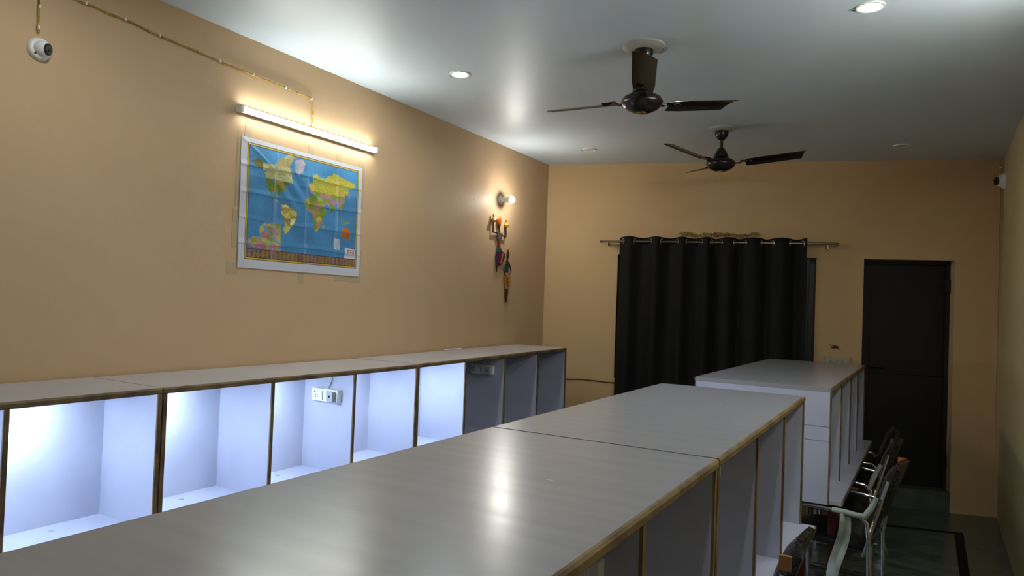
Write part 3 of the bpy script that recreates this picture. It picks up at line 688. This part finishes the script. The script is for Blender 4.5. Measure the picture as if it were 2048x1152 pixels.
# dried garland over the curtain
random.seed(5)
t = thing('door_garland', 'faded garland of leaves and flowers pinned above the curtain', 'garland', BW_M @ Vector((0, 0, 0)), (0, 0, math.radians(15.177)))
gp = [lp(1.33 + .73 * k / 24, .012, 2.436 + .006 * math.sin(k * .9) - .012 * math.sin(math.pi * k / 24) + (.012 if 10 < k < 15 else 0)) for k in range(25)]
MB().tube(gp, .004, 6).build('string', 'wire_b', t, True)
M['gl'] = mat('dried_leaf', srgb(140, 130, 70), .7); M['gg'] = mat('gold_flower', srgb(190, 160, 80), .6); M['gr'] = mat('red_flower', srgb(150, 40, 34), .6)
for mk, cnt in (('gl', 120), ('gg', 60), ('gr', 14)):
    q = MB()
    for _ in range(cnt):
        k = random.gauss(12, 2) if mk == 'gr' else random.uniform(0, 24); k = max(0, min(23.99, k)); a = Vector(gp[int(k)]).lerp(Vector(gp[int(k) + 1]), k % 1)
        c = a + Vector((random.uniform(-.008, .008), random.uniform(-.012, .004), random.uniform(-.02, .012))); d = Vector((random.uniform(-1, 1), random.uniform(-.4, .4), random.uniform(-1, 1))).normalized()
        e = d.cross(Vector((0, 1, 0))).normalized() * .007; l = .015
        q.add([c - d * l, c + e + Vector((0, -.003, 0)), c + d * l, c - e + Vector((0, -.003, 0))], [(0, 1, 2), (0, 2, 3)])
    stuff(q.build({'gl': 'leaves', 'gg': 'gold_flowers', 'gr': 'red_flowers'}[mk], mk, t))
# switch board beside the door
t = thing('switch_board', 'white switch board on the back wall between curtain and door', 'switch board', bw(2.765, 0, 1.262), (0, 0, math.radians(15.177)))
MB().rbox(-.105, .105, -.030, 0, -.06, .06, .006, 'y').build('box', 'board_pl', t)
for mx, k in ((-.055, 's'), (0, 'w'), (.045, 's')):
    f = B(mx - .022, mx + .022, -.033, -.030, -.03, .035).build('socket' if k == 's' else 'switch', 'board_pl', t)
    h = MB()
    for hx, hz in (((0, .018), (-.012, 0), (.012, 0), (-.012, -.018), (.012, -.018)) if k == 's' else ((0, .02),)): h.lathe([(.0045, -.0345), (.0045, -.0328)], (mx + hx, 0, hz), 8, 'y')
    h.build('pin_hole' if k == 's' else 'indicator', 'hole', f)
# dark scrap stuck above the switch board
t = thing('wall_scrap', 'small ragged black scrap on the back wall above the switch board', 'scrap', bw(2.755, 0, 1.409), (0, 0, math.radians(15.177)))
MB().prism([(-.045, -.001, -.004), (-.01, -.001, .004), (.005, -.001, .014), (.02, -.001, .006), (.022, -.001, -.008), (.008, -.001, -.014), (-.035, -.001, -.012)], (0, -.006, 0)).build('scrap_body', 'black_pl', t)
MB().tube([(.0, -.004, .004), (-.03, -.008, .014), (-.058, -.006, .022)], [.004, .003, .002], 6).build('scrap_strand', 'black_pl', t)
MB().tube([(.015, -.004, -.004), (.03, -.008, -.018), (.042, -.006, -.026)], [.004, .003, .002], 6).build('scrap_strand', 'black_pl', t)
# cable low on the back wall, and the thin cable down the far right corner
def bcable(name, label, pts, r, m):
    t = thing(name, label, 'cable', BW_M @ Vector((0, 0, 0)), (0, 0, math.radians(15.177)))
    MB().tube([lp(*p) for p in pts], r, 6).build('wire', m, t, True)
    return t
bcable('wall_cable', 'brown cable running along the back wall behind the far wall carrel', [(.02, .008, .972), (.15, .008, .968), (.30, .008, .958), (.40, .008, .967), (.52, .008, .962), (.66, .008, .952), (.80, .008, .955)], .006, 'wire_b')
t = bcable('corner_cable', 'thin cable running down the far right corner of the room', [(4.045, .006, 3.12), (4.046, .006, 2.6), (4.044, .006, 1.8), (4.046, .006, 1.0), (4.045, .006, .05)], .004, 'wall_back')
for z in (3.05, 2.98): B(4.037, 4.054, -.014, -.001, z - .006, z + .006).build('cable_clip', 'white_pl', t)
# short white strip on the far carrel against the wall
tag(MB().rbox(XL + .012, XL + .030, 4.60, 4.83, 1.3015, 1.3095, .003, 'y').build('white_strip', 'white_pl'), 'short white strip lying on the far wall carrel against the wall', 'strip')

# ------------------------------------------------------------------ chairs wrapped for delivery
def chair_tree():
    """visitor chair facing -x, origin on the floor under the seat centre; width along y"""
    t = thing('office_chair', 'x', 'chair', (0, 0, 0), (0, 0, 0), 'plastic wrapped black chairs')
    s = MB(); nu, nv = 8, 8; vs = []                                            # padded seat
    for top in (1, 0):
        for i in range(nu + 1):
            for j in range(nv + 1):
                u, v = i / nu - .5, j / nv - .5; e = (1 - (2 * u) ** 6) * (1 - (2 * v) ** 6)
                vs.append((u * .46 - .02, v * .46, (.425 + .045 * e - .02 * max(0, -u) * 2) if top else .405))
    n = (nu + 1) * (nv + 1); q = lambda i, j: i * (nv + 1) + j; fs = []
    for i in range(nu):
        for j in range(nv): fs += [(q(i, j), q(i + 1, j), q(i + 1, j + 1), q(i, j + 1)), (n + q(i, j + 1), n + q(i + 1, j + 1), n + q(i + 1, j), n + q(i, j))]
    bd = [q(i, 0) for i in range(nu + 1)] + [q(nu, j) for j in range(1, nv + 1)] + [q(i, nv) for i in range(nu - 1, -1, -1)] + [q(0, j) for j in range(nv - 1, 0, -1)]
    fs += [(bd[(k + 1) % len(bd)], bd[k], n + bd[k], n + bd[(k + 1) % len(bd)]) for k in range(len(bd))]
    s.add(vs, fs).build('seat', 'leather', t, True)
    b = MB(); vs = []                                                            # backrest: curved pad leaning back
    for fr_ in (1, 0):
        for i in range(nu + 1):
            for j in range(nv + 1):
                u, v = i / nu, j / nv - .5; e = (1 - (2 * u - 1) ** 6) * (1 - (2 * v) ** 6)
                x = .215 + .12 * u - .05 * (1 - 4 * v * v) * .4; z = .50 + .36 * u
                vs.append((x - (.030 * e if fr_ else -.022 - .012 * e), v * (.44 - .05 * u), z + (.01 if fr_ else 0)))
    b.add(vs, fs).build('backrest', 'wrap', t, True)
    for sy in (-1, 1):
        y = sy * .255
        arm = MB().tube([(-.20, y, .02), (-.215, y, .30), (-.205, y, .565), (-.18, y, .598), (-.10, y, .608), (.10, y, .604), (.17, y, .596), (.205, y, .565), (.215, y, .47), (.225, y, .02)], .0125, 10)
        arm.build('arm_frame', 'chrome', t, True)
        MB().tube([(-.20, y, .0125), (.225, y, .0125)], .0125, 10).build('sled_runner', 'chrome', t, True)
        MB().tube([(.19, y, .38), (.225, y * .93, .52), (.30, y * .80, .80)], .011, 8).build('back_upright', 'chrome', t, True)
    for x, z in ((-.19, .40), (.19, .40)): MB().tube([(x, -.255, z), (x, .255, z)], .011, 8).build('cross_bar', 'chrome', t, True)
    return t
def sleeve(chair, pts, rad, name='foam_sleeve'):
    MB().tube(pts, rad, 10).build(name, 'sleeve', chair, True)
def hanging(chair, x, y, z0, z1, wd, sw):
    """loose torn strip of white wrap hanging from an arm"""
    m = MB(); n = 10; vs = []
    for k in range(n + 1):
        q = k / n; z = z0 + (z1 - z0) * q; ww = wd * (.7 + .5 * math.sin(q * 2.4)) * (1 - .35 * q * q); off = sw * q + .012 * math.sin(q * 7)
        for a in (-.5, 0, .5): vs.append((x + off + a * ww, y + .018 * math.sin(q * 5 + a * 3) + (.012 if a == 0 else 0), z + (.03 * (1 - abs(a) * 2) if k == n else 0)))
    m.add(vs, [(k * 3 + i, k * 3 + i + 1, (k + 1) * 3 + i + 1, (k + 1) * 3 + i) for k in range(n) for i in (0, 1)])
    o = m.build('torn_wrap', 'sleeve', chair, True); o.modifiers.new('thickness', 'SOLIDIFY').thickness = .0015
c0 = chair_tree()
ch = [c0] + [copy_tree(c0) for _ in range(3)]
for c, (x, y, rz, lab) in zip(ch, (
        (-.665, 2.78, 0, 'plastic wrapped black chair tucked into the middle island carrel, nearest the camera'),
        (-.37, 4.60, -6, 'black chair with white foam strips hanging from its arms beside the far island carrel'),
        (-.40, 5.42, -4, 'black chrome-armed chair behind the one with hanging white strips'),
        (-.42, 6.14, 3, 'black wrapped chair at the far end of the far island carrel, nearest the door'))):
    c.location = (x, y, 0); c.rotation_euler = (0, 0, math.radians(rz)); c['label'] = lab
k = ch[0]
B(.285, .325, -.208, -.192, .815, .865).build('card_strip', 'card', k)
k = ch[1]
sleeve(k, [(.03, -.256, .606), (.09, -.257, .606), (.15, -.256, .60), (.195, -.255, .60), (.225, -.252, .65), (.25, -.246, .71)], [.014, .016, .015, .019, .016, .013])
hanging(k, .10, -.268, .60, .10, .065, -.07)
sleeve(k, [(.195, .255, .58), (.24, .250, .68), (.29, .238, .76)], [.015, .018, .014])
hanging(k, .19, .275, .59, .26, .055, .03)
B(.296, .340, .188, .192, .805, .872).build('hang_tag', 'tag', k)
k = ch[2]
sleeve(k, [(.195, -.256, .57), (.225, -.25, .66), (.26, -.238, .74)], [.014, .017, .013])
